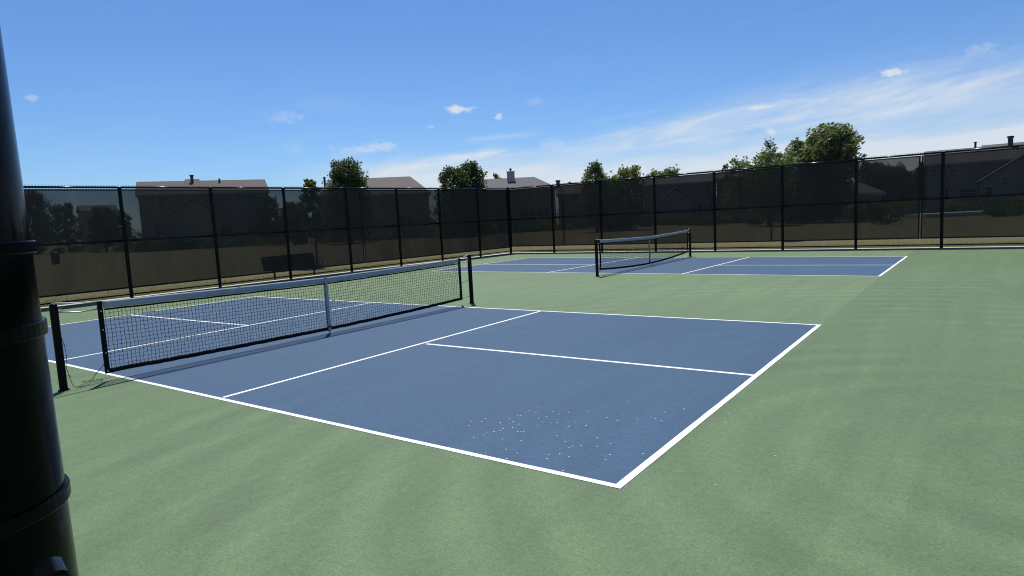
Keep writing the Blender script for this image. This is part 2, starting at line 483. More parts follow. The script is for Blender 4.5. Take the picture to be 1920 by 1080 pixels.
# seam crack in the green coat between the two baselines
def quad_strip(mb, pts, wd, z):
    for k in range(len(pts) - 1):
        a, b_ = Vector((*pts[k], 0)), Vector((*pts[k + 1], 0))
        d = (b_ - a).normalized(); nrm = Vector((-d.y, d.x, 0)) * (wd / 2)
        mb.face([(*(a + nrm).xy, z), (*(a - nrm).xy, z), (*(b_ - nrm).xy, z), (*(b_ + nrm).xy, z)][::-1])
mb = MB()
CRK = simple('old_crack_in_coating', (.088, .137, .076), .7)
pts = []
y = 6.45
while y < 12.7:
    pts.append((6.69 + .012 * math.sin(y * 1.3) + random.uniform(-.006, .006), y)); y += .16
quad_strip(mb, pts, .006, .0012)
pts = [(10.05 + .10 * math.sin(k * .8) + random.uniform(-.03, .03), 5.6 + .09 * k) for k in range(16)]
quad_strip(mb, pts, .006, .0012)
tag(mb.build('hairline_crack', CRK), kind='structure')

def mat_rows(c):  # c: dict of corner points measured on the ground
    return c
def line_between(mb, a, b_, wd, off, z, ext=0.0):
    a = Vector((*a, 0)); b_ = Vector((*b_, 0)); d = (b_ - a).normalized(); nrm = Vector((-d.y, d.x, 0))
    a = a - d * ext; b_ = b_ + d * ext
    p = [a + nrm * (off - wd / 2), b_ + nrm * (off - wd / 2), b_ + nrm * (off + wd / 2), a + nrm * (off + wd / 2)]
    # subdivide with a slightly wandering edge like rolled paint
    n = max(2, int((b_ - a).length / .25)); L = (b_ - a).length
    l0 = None
    for k in range(n + 1):
        t = k / n
        q = a + (b_ - a) * t
        e0 = q + nrm * (off - wd / 2 + random.uniform(-.0015, .0015)); e1 = q + nrm * (off + wd / 2 + random.uniform(-.0015, .0015))
        if l0: mb.face([(*l0[0].xy, z), (*e0.xy, z), (*e1.xy, z), (*l0[1].xy, z)])
        l0 = (e0, e1)
def court(o, P):
    # P: outer corners NR (near right), FR, FL, NL and the kitchen / centre points
    mb = MB()
    mb.face([(*P['NL'], .0015), (*P['NR'], .0015), (*P['FR'], .0015), (*P['FL'], .0015)])
    tag(mb.build('blue_court_surface', BLUE), kind='structure')
    W = .052
    def ln(a, b_, off=0, ext=0.0, z=.0030, wd=W):
        m_ = MB(); line_between(m_, a, b_, wd, off, z, ext)
        o_ = m_.build('painted_court_line', LINE); tag(o_, kind='structure'); return o_
    ln(P['NL'], P['NR'], W / 2); ln(P['FL'], P['FR'], -W / 2)
    ln(P['NR'], P['FR'], W / 2, z=.0036, wd=.056); ln(P['NL'], P['FL'], -W / 2, z=.0036)
    ln(P['KRn'], P['KRf'], 0, -.05, .0033); ln(P['KLn'], P['KLf'], 0, -.05, .0033)
    ln(P['CR0'], P['CR1'], 0, -.027, .0026, .056); ln(P['CL0'], P['CL1'], 0, -.027, .0026, .056)
court(0, dict(NR=(6.715, -.01), FR=(6.70, 6.24), FL=(-6.86, 6.22), NL=(-6.70, -.03), KRn=(2.15, 0), KRf=(2.06, 6.21), KLn=(-2.16, 0),
              KLf=(-2.40, 6.25), CR0=(2.16, 3.06), CR1=(6.70, 3.09), CL0=(-2.28, 3.13), CL1=(-6.74, 3.05)))
court(1, dict(NR=(6.675, 12.82), FR=(6.73, 18.52), FL=(-6.95, 18.93), NL=(-7.05, 13.10), KRn=(2.08, 12.84), KRf=(2.22, 18.60), KLn=(-2.19, 12.92),
              KLf=(-1.85, 18.75), CR0=(2.14, 15.56), CR1=(6.68, 15.67), CL0=(-2.0, 15.68), CL1=(-6.97, 15.85)))

# ---------------------------------------------------------------- nets
def post_mesh(parent, x, y, h, r, facing):
    m = MB()
    prof = [(0, r * 1.0), (h - .05, r), (h - .02, r * .93), (h - .004, r * .66), (h, r * .2)]
    m.tube([(x, y, z) for z, _ in prof], [q for _, q in prof], 20)
    p = m.build('net_post', VINYL, parent, True); autosmooth(p, 50)
    m = MB(); m.tube([(x, y, .0), (x, y, .012)], r * 1.35, 20)
    m.build('base_collar', BANDM, p)
    # winch hooks and eye bolts
    for z in (h - .07, .52, .16):
        m = MB()
        m.tube([(x, y + facing * r * .9, z), (x, y + facing * (r + .03), z), (x, y + facing * (r + .045), z - .018)], .006, 6)
        m.build('eye_bolt', STEEL, p)
    return p
def make_net(ox, oy, y0, y1, yp0, yp1, top0, topc, top1, bot0, botc, bot1, h, r, label, sag_in):
    """ x=ox is the plane of the net; y0..y1 its mesh, yp0, yp1 the two posts """
    root = empty('pickleball_net', (ox, oy, 0))
    yc = (y0 + y1) / 2
    rnd = random.Random(int(abs(oy) * 10) + 5)
    def top(y):
        t = (y - y0) / (y1 - y0)
        a = top0 + (topc - top0) * min(1, t * 2) ** .8 if t < .5 else topc + (top1 - topc) * ((t - .5) * 2) ** 1.25
        return a
    def bot(y):
        t = (y - y0) / (y1 - y0)
        return botc + (bot0 - botc) * (1 - min(1, t * 2)) ** 1.8 + (bot1 - botc) * max(0, t * 2 - 1) ** 1.8
    def bulge(y, z):
        return .012 * math.sin(y * 2.1 + 1) * math.sin(z * 4)
    def side(z, s):      # the net's ends are pulled inwards between their fixings
        t = (z - .1) / .8
        t = max(0, min(1, t))
        return s * sag_in * math.sin(t * PI)
    TB = .088
    # mesh
    ny = int((y1 - y0) / .0475); nz = 15
    grid = []
    for i in range(ny + 1):
        y = y0 + (y1 - y0) * i / ny; rowp = []
        zt, zb = top(y) - TB - .01, bot(y) + .025
        for j in range(nz + 1):
            t = j / nz
            z = zb + (zt - zb) * t
            e = 1 - i / ny; e2 = i / ny
            yy = y + side(z, 1) * e ** 6 - side(z, 1) * e2 ** 6
            rowp.append(Vector((bulge(y, z) + rnd.uniform(-.003, .003), yy + rnd.uniform(-.005, .005), z + rnd.uniform(-.005, .005) - .004 * math.sin(PI * t))))
        grid.append(rowp)
    m = MB()
    for i in range(ny + 1):
        m.tube(grid[i], .0029, 3, False)
    for j in range(nz + 1):
        m.tube([grid[i][j] for i in range(ny + 1)], .0029, 3, False)
    tag(m.build('net_mesh', TWINE, root), kind='stuff')
    # white headband: a folded tape, two faces with thickness
    def ribbon(name, ya, yb, f0, f1, th, ma, n, wob=.002, wx=0):
        m = MB(); prev = None
        for k in range(n + 1):
            y = ya + (yb - ya) * k / n
            z0, z1 = f0(y), f1(y)
            wv = rnd.uniform(-wob, wob)
            x = bulge(y, (z0 + z1) / 2) * .3 + wv
            s = [Vector((x - th, y, z0 + wv)), Vector((x + th, y, z0 + wv)), Vector((x + th * 1.2, y, (z0 + z1) / 2)), Vector((x + th * .8, y, z1 + wv)), Vector((x - th * .8, y, z1 + wv)), Vector((x - th * 1.2, y, (z0 + z1) / 2))]
            i = len(m.v); m.v += [tuple(p) for p in s]
            if prev is not None:
                for q in range(6):
                    q2 = (q + 1) % 6
                    m.f.append((prev + q, i + q, i + q2, prev + q2)); m.m.append(0)
            else:
                m.f.append(tuple(i + q for q in range(6))); m.m.append(0)
            prev = i
        m.f.append(tuple(prev + q for q in range(6))[::-1]); m.m.append(0)
        return m.build(name, ma, root, True)
    hb = ribbon('white_top_tape', y0 + .04, y1 - .12, lambda y: top(y) - TB, lambda y: top(y), .009, WTAPE, 90)
    ribbon('black_top_edging', y0 + .05, y1 - .04, lambda y: top(y) - TB - .024, lambda y: top(y) - TB - .003, .006, VTAPE, 90)
    ribbon('white_tape_end', y1 - .085, y1 - .03, lambda y: top(y) - TB + .01, lambda y: top(y) - .004, .008, WTAPE, 6)
    ribbon('black_bottom_tape', y0 + .02, y1 - .02, lambda y: bot(y) - .015, lambda y: bot(y) + .038, .008, VTAPE, 90, .004)
    # side tapes, wrapped round a dowel
    for s, yy in ((1, y0), (-1, y1)):
        m = MB()
        pz = [bot(yy) - .02 + (top(yy) + .0 - bot(yy) + .02) * k / 14 for k in range(15)]
        for k in range(14):
            za, zb_ = pz[k], pz[k + 1]
            ya, yb_ = yy + side(za, 1) * s, yy + side(zb_, 1) * s
            c = Vector((0, (ya + yb_) / 2, (za + zb_) / 2)); d = Vector((0, yb_ - ya, zb_ - za)); L = d.length; d.normalize()
            m.obox(c, Vector((1, 0, 0)), Vector((0, 1, 0)), d, .011, .026, L / 2)
        m.build('side_tape', VTAPE, root)
        for z in (.12, .34, .62, top(yy) - .12):
            g = MB(); g.tube([(.011, yy + side(z, 1) * s, z), (.016, yy + side(z, 1) * s, z)], .009, 10)
            g.build('grommet', STEEL, root)
    # centre strap
    m = MB()
    zt = top(yc)
    m.box(.012, .016, yc - .026, yc + .026, .035, zt + .004)
    m.box(-.016, -.012, yc - .026, yc + .026, .035, zt + .004)
    m.box(-.016, .016, yc - .026, yc + .026, zt + .0042, zt + .008)
    st = m.build('centre_strap', WTAPE, root)
    m = MB(); m.box(-.003, .024, yc - .03, yc + .03, .10, .125); m.build('strap_buckle', DARK, st)
    m = MB(); m.tube([(0, yc, .004), (0, yc, .04)], .012, 8); m.build('ground_anchor', STEEL, root)
    for (yp, s, ye, tp, bt) in ((yp0, 1, y0, top0, bot0), (yp1, -1, y1, top1, bot1)):
        post_mesh(root, .02, yp, h, r, s)
        # headline cable (white, over the top of the post) and a tie at the tape edge
        m = MB()
        m.tube([(.02, yp - s * r * .4, h + .004), (.02, yp + s * r * .7, h + .003), (.01, (yp + ye) / 2, (h + tp) / 2 - .005), (0, ye + s * .03, tp - .002)], .006, 8)
        m.build('headline_cable', WCORD, root, True)
        m = MB()
        m.tube([(.03, yp + s * r, h - .10), (.02, (yp + ye) / 2, (h + tp) / 2 - .105 - .01), (0, ye, tp - .085)], .0085, 8)
        m.build('tie_strap', STEEL if s > 0 else WCORD, root, True)
        if oy < 1 and s > 0: continue
        m = MB()
        m.tube([(.02, yp + s * r, .17), (.01, (yp + ye) / 2, (.17 + bt) / 2 - .01), (0, ye, bt)], .0035, 6)
        m.build('lacing_cord', CORD, root, True)
        m = MB()
        m.tube([(.02, yp + s * r, .5), (.01, (yp + ye) / 2, .46), (0, ye + side(.45, 1) * s, .45)], .0035, 6)
        m.build('lacing_cord', CORD, root, True)
    if oy > 1:
        tag(root, label, 'net')
    else:
        tag(root, label, 'net')
    return root
net1 = make_net(0, 0, -.16, 6.42, -.64, 6.72, .965, .905, .945, .11, .07, .125, 1.0, .042, 'nearer black pickleball net with white top tape on the front blue court', .0)
net2 = make_net(0, 12.8, -.50, 6.10, -.70, 6.24, .99, .90, .955, .17, .05, .19, 1.0, .042, 'farther pickleball net sagging across the back blue court near the fence', .05)
# loose cords by the nearer net's near post
m = MB()
def wander(pts, r=.0032, n=6):
    out = []
    P = [Vector(p) for p in pts]
    for k in range(len(P) - 1):
        p0 = P[max(0, k - 1)]; p1 = P[k]; p2 = P[k + 1]; p3 = P[min(len(P) - 1, k + 2)]
        for q in range(6):
            t = q / 6
            out.append(.5 * ((2 * p1) + (p2 - p0) * t + (2 * p0 - 5 * p1 + 4 * p2 - p3) * t * t + (3 * p1 - p0 - 3 * p2 + p3) * t ** 3))
    out.append(P[-1]); m.tube(out, r, n)
wander([(.065, -.615, .62), (.075, -.60, .52), (.085, -.595, .40), (.07, -.605, .28), (.08, -.59, .16), (.10, -.57, .05), (.12, -.52, .012), (.06, -.44, .012), (.02, -.36, .012)])
wander([(.02, -.50, .012), (.10, -.44, .012), (.08, -.34, .012), (-.02, -.22, .013), (-.09, -.20, .014), (-.14, -.26, .013), (-.10, -.36, .012), (-.0, -.46, .012)])
wander([(-.05, -.34, .012), (-.10, -.24, .012), (-.16, -.12, .012), (-.18, -.02, .012)], .0022)
tag(m.build('loose_cord', CORD, None, True), 'loose black cord tangled on the ground at the foot of the nearer net post', 'cord')
m = MB()
wander([(0.0, -.16, .24), (-.06, -.20, .16), (-.12, -.25, .08), (-.16, -.28, .02), (-.22, -.36, .010)], .004)
tag(m.build('hanging_strap_end', CORD, None, True), 'dark strap end trailing off the near edge of the nearer net', 'strap')

# ---------------------------------------------------------------- fence
def chainlink(p0, p1, z0, z1, parent, name='chain_link_mesh', sp=.0715, r=.0034):
    """ both families of diagonals of the woven wire, one prism per diagonal """
    a = Vector((*p0, 0)); b_ = Vector((*p1, 0)); L = (b_ - a).length; d = (b_ - a).normalized(); n = Vector((-d.y, d.x, 0))
    H = z1 - z0
    m = MB()
    k = -int(H / sp) - 1
    while k * sp < L:
        u0 = k * sp
        for s in (1, -1):
            if s > 0:      # rising: u = u0 + v
                v0 = max(0, -u0); v1 = min(H, L - u0)
                pa = (u0 + v0, v0); pb = (u0 + v1, v1)
            else:          # falling: u = u0 + H - v
                v1 = min(H, u0 + H); v0 = max(0, u0 + H - L)
                pa = (u0 + H - v0, v0); pb = (u0 + H - v1, v1)
            if v1 - v0 > .02:
                o_ = n * (r * .8 * s)
                m.tube([a + d * pa[0] + o_ + Vector((0, 0, z0 + pa[1])), a + d * pb[0] + o_ + Vector((0, 0, z0 + pb[1]))], r, 3, False)
        k += 1
    return tag(m.build(name, WIRE, parent), kind='stuff')
def fence_run(name, label, p0, p1, posts, seams, zs, first, last):
    """ posts: distances of line posts along the run; seams: distances where two windscreen panels meet """
    a = Vector((*p0, 0)); b_ = Vector((*p1, 0)); L = (b_ - a).length; d = (b_ - a).normalized(); n = Vector((-d.y, d.x, 0))
    if n.dot(Vector((8, 0, 0)) - a) < 0: n = -n          # towards the courts
    root = empty(name, (0, 0, 0))
    H = 3.1
    at = lambda u, z, o_=0: a + d * u + n * o_ + Vector((0, 0, z))
    for u in posts:
        m = MB(); m.tube([at(u, -.05), at(u, H - .03), at(u, H + .0)], [.048, .048, .044], 16)
        pm = m.build('fence_post', VINYL, root, True); autosmooth(pm, 50)
        for z in (.35, 1.0, 1.62, 2.3, 2.9):
            m = MB(); m.tube([at(u, z - .01), at(u, z + .01)], .053, 14); m.build('tension_band', BANDM, pm)
        m = MB(); m.tube([at(u, H - .05), at(u, H + .01)], .055, 14)
        m.build('post_cap', BANDM, pm)
    ends = [0] + [u for u in posts if 0.2 < u < L - .2] + [L]
    for k in range(len(ends) - 1):
        m = MB(); m.tube([at(ends[k] + (.05 if k else 0), H), at(ends[k + 1] - .05, H)], .030, 14)
        m.build('top_rail', RAILM, root, True)
        m = MB(); m.tube([at(ends[k] + .05, 1.62), at(ends[k + 1] - .05, 1.62)], .027, 14)
        m.build('middle_rail', RAILM, root, True)
        m = MB(); m.tube([at(ends[k] + .05, .10, .0), at(ends[k + 1] - .05, .10, .0)], .02, 8)
        m.build('bottom_wire', VINYL, root, True)
    chainlink((at(0, 0, -.052).x, at(0, 0, -.052).y), (at(L, 0, -.052).x, at(L, 0, -.052).y), .05, H + .065, root)
    # windscreen panels, laced to the outside of the mesh; they ripple a little and have a hem all round
    S = [0] + seams + [L]
    rnd = random.Random(int(L * 10))
    for k in range(len(S) - 1):
        u0, u1 = S[k] + .011, S[k + 1] - .011
        z0, z1 = zs, H - .045
        nu = max(4, int((u1 - u0) / .2)); nv = 12
        m = MB(); ph = rnd.uniform(0, 6)
        g = []
        for i in range(nu + 1):
            for j in range(nv + 1):
                u = u0 + (u1 - u0) * i / nu; v = z0 + (z1 - z0) * j / nv
                o_ = -.075 - .012 * math.sin(u * 2.3 + ph + v) - .008 * math.sin(u * 5.1 + v * 2.2 + ph)
                zz = v + (.012 * math.sin(u * 2 * PI / .61) if j == 0 else 0)
                m.v.append(tuple(at(u, zz, o_)))
        for i in range(nu):
            for j in range(nv):
                q = i * (nv + 1) + j
                m.f.append((q, q + nv + 1, q + nv + 2, q + 1)); m.m.append(0)
        sc = m.build('windscreen_panel', SCREEN, root, True)
        for (ua, ub, za, zb_) in ((u0, u1, z0 - .005, z0 + .04), (u0, u1, z1 - .04, z1), (u0 - .003, u0 + .05, z0 + .04, z1 - .04), (u1 - .05, u1 + .003, z0 + .04, z1 - .04)):
            c = at((ua + ub) / 2, (za + zb_) / 2, -.062)
            m = MB(); m.obox(c, d, n, Vector((0, 0, 1)), (ub - ua) / 2, .004, (zb_ - za) / 2)
            m.build('hem', HEM, sc)
    tag(root, label, 'fence')
    return root
LF0 = (fx(-7.6), -7.6); LF1 = (BX0, BY1)
def lu(y): return (y + 7.6) / (BY1 + 7.6) * math.hypot(LF1[0] - LF0[0], LF1[1] - LF0[1])
lposts = [lu(y) for y in (-7.5, -5.05, -2.55, 0.0, 2.5, 5.0, 7.58, 10.08, 12.65, 15.1, 17.45, 19.92)]
fence_run('chain_link_fence', 'black chain link fence with dark windscreen along the left side behind the bench', LF0, LF1,
          lposts, [lu(-4.0), lu(13.35)], .27, False, False)
BF1 = (25.8, BY1)
bposts = [-7.66 + 10.15, -5.16 + 10.15, -2.63 + 10.15, -.12 + 10.15, 2.42 + 10.15, 4.86 + 10.15, 7.38 + 10.15, 9.88 + 10.15, 12.4 + 10.15, 14.9 + 10.15, 17.4 + 10.15, 19.9 + 10.15, 22.4 + 10.15, 35.9]
fence_run('chain_link_fence', 'black chain link fence with dark windscreen across the far end behind the back court', (BX0, BY1), BF1,
          bposts, [-7.13 + 10.15, 6.77 + 10.15, 22.0 + 10.15], .31, False, False)
m = MB()
m.tube([(BX0, BY1, -.05), (BX0, BY1, 3.14), (BX0, BY1, 3.17), (BX0, BY1, 3.19)], [.058, .058, .05, .015], 20)
t = m.build('corner_fence_post', VINYL, None, True); autosmooth(t, 50)
tag(t, 'thicker capped black post in the corner where the two fences meet', 'post')
for z in (.2, .7, 1.2, 1.62, 2.1, 2.6, 3.05):
    m = MB(); m.tube([(BX0, BY1, z - .012), (BX0, BY1, z + .012)], .063, 16); m.build('tension_band', BANDM, t)

# ---------------------------------------------------------------- the gate post beside the camera
gp = (8.499 - 1.271 * .352 - .81 * .0122, -3.479 + .318 * .352 - .012 - .584 * .0122)
r = .0508
root = empty('gate_post', (*gp, 0))
_vd = Vector((gp[0] - CAM.x, gp[1] - CAM.y, 0)).normalized()       # the old post leans by about a degree
_pv = Vector((gp[0], gp[1], CAM.z)); _rm = Matrix.Rotation(math.radians(-.6), 4, _vd)
root.matrix_world = Matrix.Translation(_pv) @ _rm @ Matrix.Translation((0, 0, -CAM.z))
m = MB(); m.tube([(0, 0, -.05), (0, 0, 3.3)], r, 64)
m.build('post_tube', POLE, root, True)
def band_mesh(z, hgt, rr):
    m = MB(); n = 64
    prof = [(rr - .001, z - hgt / 2), (rr + .0018, z - hgt / 2), (rr + .0022, z - hgt / 2 + .0008), (rr + .0022, z + hgt / 2 - .0008), (rr + .0018, z + hgt / 2), (rr - .001, z + hgt / 2)]
    for j in range(n):
        a0 = 2 * PI * j / n; a1 = 2 * PI * (j + 1) / n
        for k in range(len(prof) - 1):
            (ra, za), (rb, zb_) = prof[k], prof[k + 1]
            m.face([(ra * math.cos(a0), ra * math.sin(a0), za), (ra * math.cos(a1), ra * math.sin(a1), za), (rb * math.cos(a1), rb * math.sin(a1), zb_), (rb * math.cos(a0), rb * math.sin(a0), zb_)])
    # clamping ears and carriage bolt, on the side turned from the camera
    o_ = m.build('tension_band', BANDM, root, True); autosmooth(o_, 30)
    e = MB()
    for s in (-1, 1): e.box(-r - .045, -r + .002, s * .006 - .002 - .03, s * .006 + .002 - .03, z - hgt / 2, z + hgt / 2)
    e.tube([(-r - .03, -.052, z), (-r - .03, -.008, z)], .006, 8)
    e.build('band_ear', BANDM, o_)
    return o_
cz = CAM.z
dg = .352 * 1.31
def zpx(y, depth=.37): return cz - (y - 455) / FPX * depth
for yy, hg in ((464, .0072), (615, .0085), (936, .0078)):
    band_mesh(zpx(yy), hg, r)
tag(root, 'very close black gate post with clamped bands filling the left edge', 'post')
# latch: a fork with bolt at the bottom of the frame
cc = CAM + ray(100, 1088) * .27
lt = empty('gate_latch', tuple(cc))
vdir = (Vector((gp[0], gp[1], 0)) - Vector((CAM.x, CAM.y, 0))).normalized(); rdir = Vector((-vdir.y, vdir.x, 0)) * -1
m = MB()
arc = []
for k in range(9):
    t_ = k / 8
    arc.append(rdir * (-.0048 + .0085 * t_) + Vector((0, 0, .001 + .005 * math.sin(PI * (.1 + .62 * t_)))))
for k in range(8):
    p_, q_ = arc[k], arc[k + 1]; dd = (q_ - p_); L = dd.length; dd.normalize()
    m.obox((p_ + q_) / 2, dd, vdir, dd.cross(vdir).normalized(), L / 2 + .0003, .008, .0009)
m.build('fork_plate', VINYL, lt)
m = MB(); m.tube([Vector((0, 0, -.004)) - vdir * .007, Vector((0, 0, -.004)) - vdir * .010], .0012, 12); m.build('bolt', STEEL, lt, True)
m = MB(); m.obox(Vector((0, 0, -.021)) + vdir * .004, rdir, vdir, Vector((0, 0, 1)), .006, .008, .019); m.build('latch_arm', POLE, lt)
tag(lt, 'black latch fork with a steel bolt low on the close gate post', 'latch')

# ---------------------------------------------------------------- bench beyond the left fence
def bench():
    root = empty('park_bench', (-11.95, 0, -.12), 0)
    y0, y1 = 9.85, 12.0
    # local x towards the court; z from the lawn
    def frame(pts, r=.028, name='backrest_frame'):
        m = MB(); m.tube(pts, r, 10); return m.build(name, BENCHM, root, True)
    zb, zt = .42, .88
    xb, xt = .02, -.12
    frame([(xb, y0, zb), (xt + .01, y0, zt - .04), (xt, y0 + .05, zt), (xt, y1 - .05, zt), (xt + .01, y1, zt - .04), (xb, y1, zb), (xb, y0, zb)])
    # expanded metal of the back
    m = MB(); n = 70
    for k in range(n):
        y = y0 + .04 + (y1 - y0 - .08) * k / (n - 1)
        m.tube([(xb, y, zb + .02), (xt, min(y1 - .03, y + .04), zt - .03)], .0125, 4, False)
        m.tube([(xb, y, zb + .02), (xt, max(y0 + .03, y - .04), zt - .03)], .0125, 4, False)
    for k in range(1, 8):
        t_ = k / 8; m.tube([(xb + (xt - xb) * t_, y0 + .02, zb + (zt - zb) * t_), (xb + (xt - xb) * t_, y1 - .02, zb + (zt - zb) * t_)], .008, 4, False)
    tag(m.build('back_mesh', BENCHM, root), kind='stuff')
    frame([(xb, y0, zb), (.45, y0, zb + .01), (.48, y0 + .04, zb - .01), (.48, y1 - .04, zb - .01), (.45, y1, zb + .01), (xb, y1, zb)], .022, 'seat_frame')
    m = MB()
    for k in range(n):
        y = y0 + .03 + (y1 - y0 - .06) * k / (n - 1)
        m.tube([(xb + .01, y, zb), (.46, y, zb)], .011, 4, False)
    for k in range(1, 9):
        m.tube([(xb + .052 * k, y0 + .02, zb), (xb + .052 * k, y1 - .02, zb)], .0065, 4, False)
    tag(m.build('seat_mesh', BENCHM, root), kind='stuff')
    for y in (y0, y1):
        m = MB(); m.tube([(-.07, y, .70), (.12, y, .72), (.32, y, .71), (.43, y, .66), (.48, y, .56), (.46, y, .42)], .018, 8)
        m.tube([(.16, y, .71), (.14, y, .58), (.18, y, .43)], .009, 6); m.tube([(.30, y, .71), (.30, y, .58), (.30, y, .43)], .009, 6)
        m.build('armrest', BENCHM, root, True)
    for y in (y0 + .26, y1 - .20):
        m = MB(); m.tube([(.2, y, 0), (.2, y, .41)], .032, 12)
        lg = m.build('leg', BENCHM, root, True)
        m = MB(); m.box(-.05, .46, y - .03, y + .03, .385, .41); m.tube([(.2, y, .0), (.2, y, .012)], .09, 16)
        m.build('bracket', BENCHM, lg)
    tag(root, 'dark metal mesh park bench with curved armrests on the lawn outside the left fence', 'bench')
bench()

# ---------------------------------------------------------------- houses
UPV = Vector((0, 0, 1))
def house(px0, px1, D, ridge, eave, label, wall, roof, yaw=0.0, depth=9.0, hip=(0, 0), wins=(), chim=(), pipes=(), gables=(), step=None, box=None, door=None):
    mid = (px0 + px1) / 2
    dirm = ray(mid, 540 - 0); dirm.z = 0; sc_ = D / dirm.dot(Vector((FF.x, FF.y, 0)).normalized())
    base = Vector((CAM.x, CAM.y, 0)) + dirm * sc_
    nrm = -dirm.normalized()
    nrm.rotate(Matrix.Rotation(yaw, 3, 'Z').to_quaternion() if False else Matrix.Rotation(yaw, 3, 'Z'))
    ax = Vector((-nrm.y, nrm.x, 0))            # to the right as seen by the camera
    if ax.dot(RR) < 0: ax = -ax
    def hit(px, py, back=0.0):
        rr = ray(px, py); p0 = base - nrm * back
        t = (p0 - CAM).dot(nrm) / rr.dot(nrm)
        P = CAM + rr * t
        return (P - p0).dot(ax), P.z
    s0 = hit(px0, (ridge + eave) / 2)[0]; s1 = hit(px1, (ridge + eave) / 2)[0]
    zr = hit(mid, ridge, depth / 2)[1]; ze = hit(mid, eave, -.35)[1]
    G0 = -.12
    ang = math.atan2(ax.y, ax.x)
    root = empty('house', (base.x, base.y, G0), ang)   # local: x = ax, y = away from the camera, z up
    zr -= G0; ze -= G0
    ysg = 1.0
    m = MB(); m.box(s0, s1, 0, depth, -.1, ze - .02)
    wl = m.build('wall', wall, root)
    ov = .35
    m = MB()
    a0, a1 = s0 - .3, s1 + .3
    h0, h1 = hip
    th = .18
    F0, F1 = (a0, -ov, ze), (a1, -ov, ze)
    B0, B1 = (a0, depth + ov, ze), (a1, depth + ov, ze)
    R0, R1 = (a0 + h0, depth / 2, zr), (a1 - h1, depth / 2, zr)
    up = lambda p: (p[0], p[1], p[2] + th)
    m.face([up(F0), up(F1), up(R1), up(R0)]); m.face([up(B1), up(B0), up(R0), up(R1)])
    m.face([F1, F0, R0, R1]); m.face([B0, B1, R1, R0])
    m.face([F0, F1, up(F1), up(F0)]); m.face([B1, B0, up(B0), up(B1)])
    m.face([up(B0), up(F0), up(R0)]); m.face([up(F1), up(B1), up(R1)])
    m.face([F0, up(F0), up(B0), B0]); m.face([F1, B1, up(B1), up(F1)])
    rf = m.build('roof', roof, root)
    if not h0: 
        m = MB(); m.face([(s0, 0, ze - .02), (s0, depth, ze - .02), (s0, depth / 2, zr - .1)]); m.build('gable_wall', wall, root)
    if not h1:
        m = MB(); m.face([(s1, 0, ze - .02), (s1, depth / 2, zr - .1), (s1, depth, ze - .02)]); m.build('gable_wall', wall, root)
    m = MB(); m.box(a0, a1, -ov - .03, -ov - .001, ze - .02, ze + th + .02); m.build('gutter', TRIM, root)
    if box:      # a raised ridge section
        bx0, bx1, by = box
        q0 = hit(bx0, by, depth / 2)[0]; q1 = hit(bx1, by, depth / 2)[0]; zt = hit((bx0 + bx1) / 2, by, depth / 2)[1] - G0
        m = MB()
        e = depth * .30
        zl = ze + (zr - ze) * (1 - e / (depth / 2 + ov)) + th - .05
        m.face([(q0, depth / 2 - e, zl), (q1, depth / 2 - e, zl), (q1, depth / 2, zt), (q0, depth / 2, zt)])
        m.face([(q1, depth / 2 + e, zl), (q0, depth / 2 + e, zl), (q0, depth / 2, zt), (q1, depth / 2, zt)])
        m.face([(q0, depth / 2 + e, zl), (q0, depth / 2 - e, zl), (q0, depth / 2, zt)])
        m.face([(q1, depth / 2 - e, zl), (q1, depth / 2 + e, zl), (q1, depth / 2, zt)])
        m.build('raised_ridge', roof, root)
    for (cx, ctop, cw) in chim:
        x = hit(cx, ctop, depth * .35)[0]; zt = hit(cx, ctop, depth * .35)[1] - G0
        m = MB(); y = depth * .35
        m.box(x - cw / 2, x + cw / 2, y - .35, y + .35, ze, zt - .45)
        m.box(x - cw / 2 - .05, x + cw / 2 + .05, y - .4, y + .4, zt - .4498, zt - .38)
        ch = m.build('chimney', wall, rf)
        m = MB(); m.tube([(x, y, zt - .379), (x, y, zt - .15)], .11, 12); m.tube([(x, y, zt - .15), (x, y, zt - .12), (x, y, zt)], [.13, .21, .17], 12)
        m.build('chimney_cap', DARK, rf)
    for (cx, ctop, rr_, cap) in pipes:
        x, zt = hit(cx, ctop, depth * .4); zt -= G0; y = depth * .4
        m = MB(); m.tube([(x, y, ze + .5), (x, y, zt - .12)], rr_, 10)
        if cap: m.tube([(x, y, zt - .2), (x, y, zt - .13), (x, y, zt)], [rr_ * 1.05, rr_ * 1.4, rr_ * 1.2], 12)
        else: m.tube([(x, y, zt - .1199), (x, y, zt)], rr_ * 1.3, 10)
        m.build('vent_pipe', DARK, rf)
    for (ga, gb, gz_, gp_, gd) in gables:     # lower gabled wings or porch roofs: px0, px1, eave y, peak y, projection
        q0, z0 = hit(ga, gz_, -gd); q1, _ = hit(gb, gz_, -gd); zp = hit((ga + gb) / 2, gp_, -gd)[1] - G0; z0 -= G0
        qc = (q0 + q1) / 2
        m = MB(); m.box(q0 + .25, q1 - .25, -gd, -.002, -.1, z0)
        m.face([(q0 + .25, -gd, z0), (q1 - .25, -gd, z0), (qc, -gd, zp - .15)])
        m.build('wing_wall', wall, root)
        m = MB()
        for sgn, qa in ((1, q0), (-1, q1)):
            A_ = [(qa, -gd - .3, z0 - .05), (qc, -gd - .3, zp), (qc, .5, zp), (qa, .5, z0 - .05)]
            m.face(A_ if sgn < 0 else A_[::-1]); m.face([(p[0], p[1], p[2] + .15) for p in (A_[::-1] if sgn < 0 else A_)])
            m.face([A_[0], A_[1], (A_[1][0], A_[1][1], A_[1][2] + .15), (A_[0][0], A_[0][1], A_[0][2] + .15)])
        m.build('wing_roof', roof, root)
        m = MB()
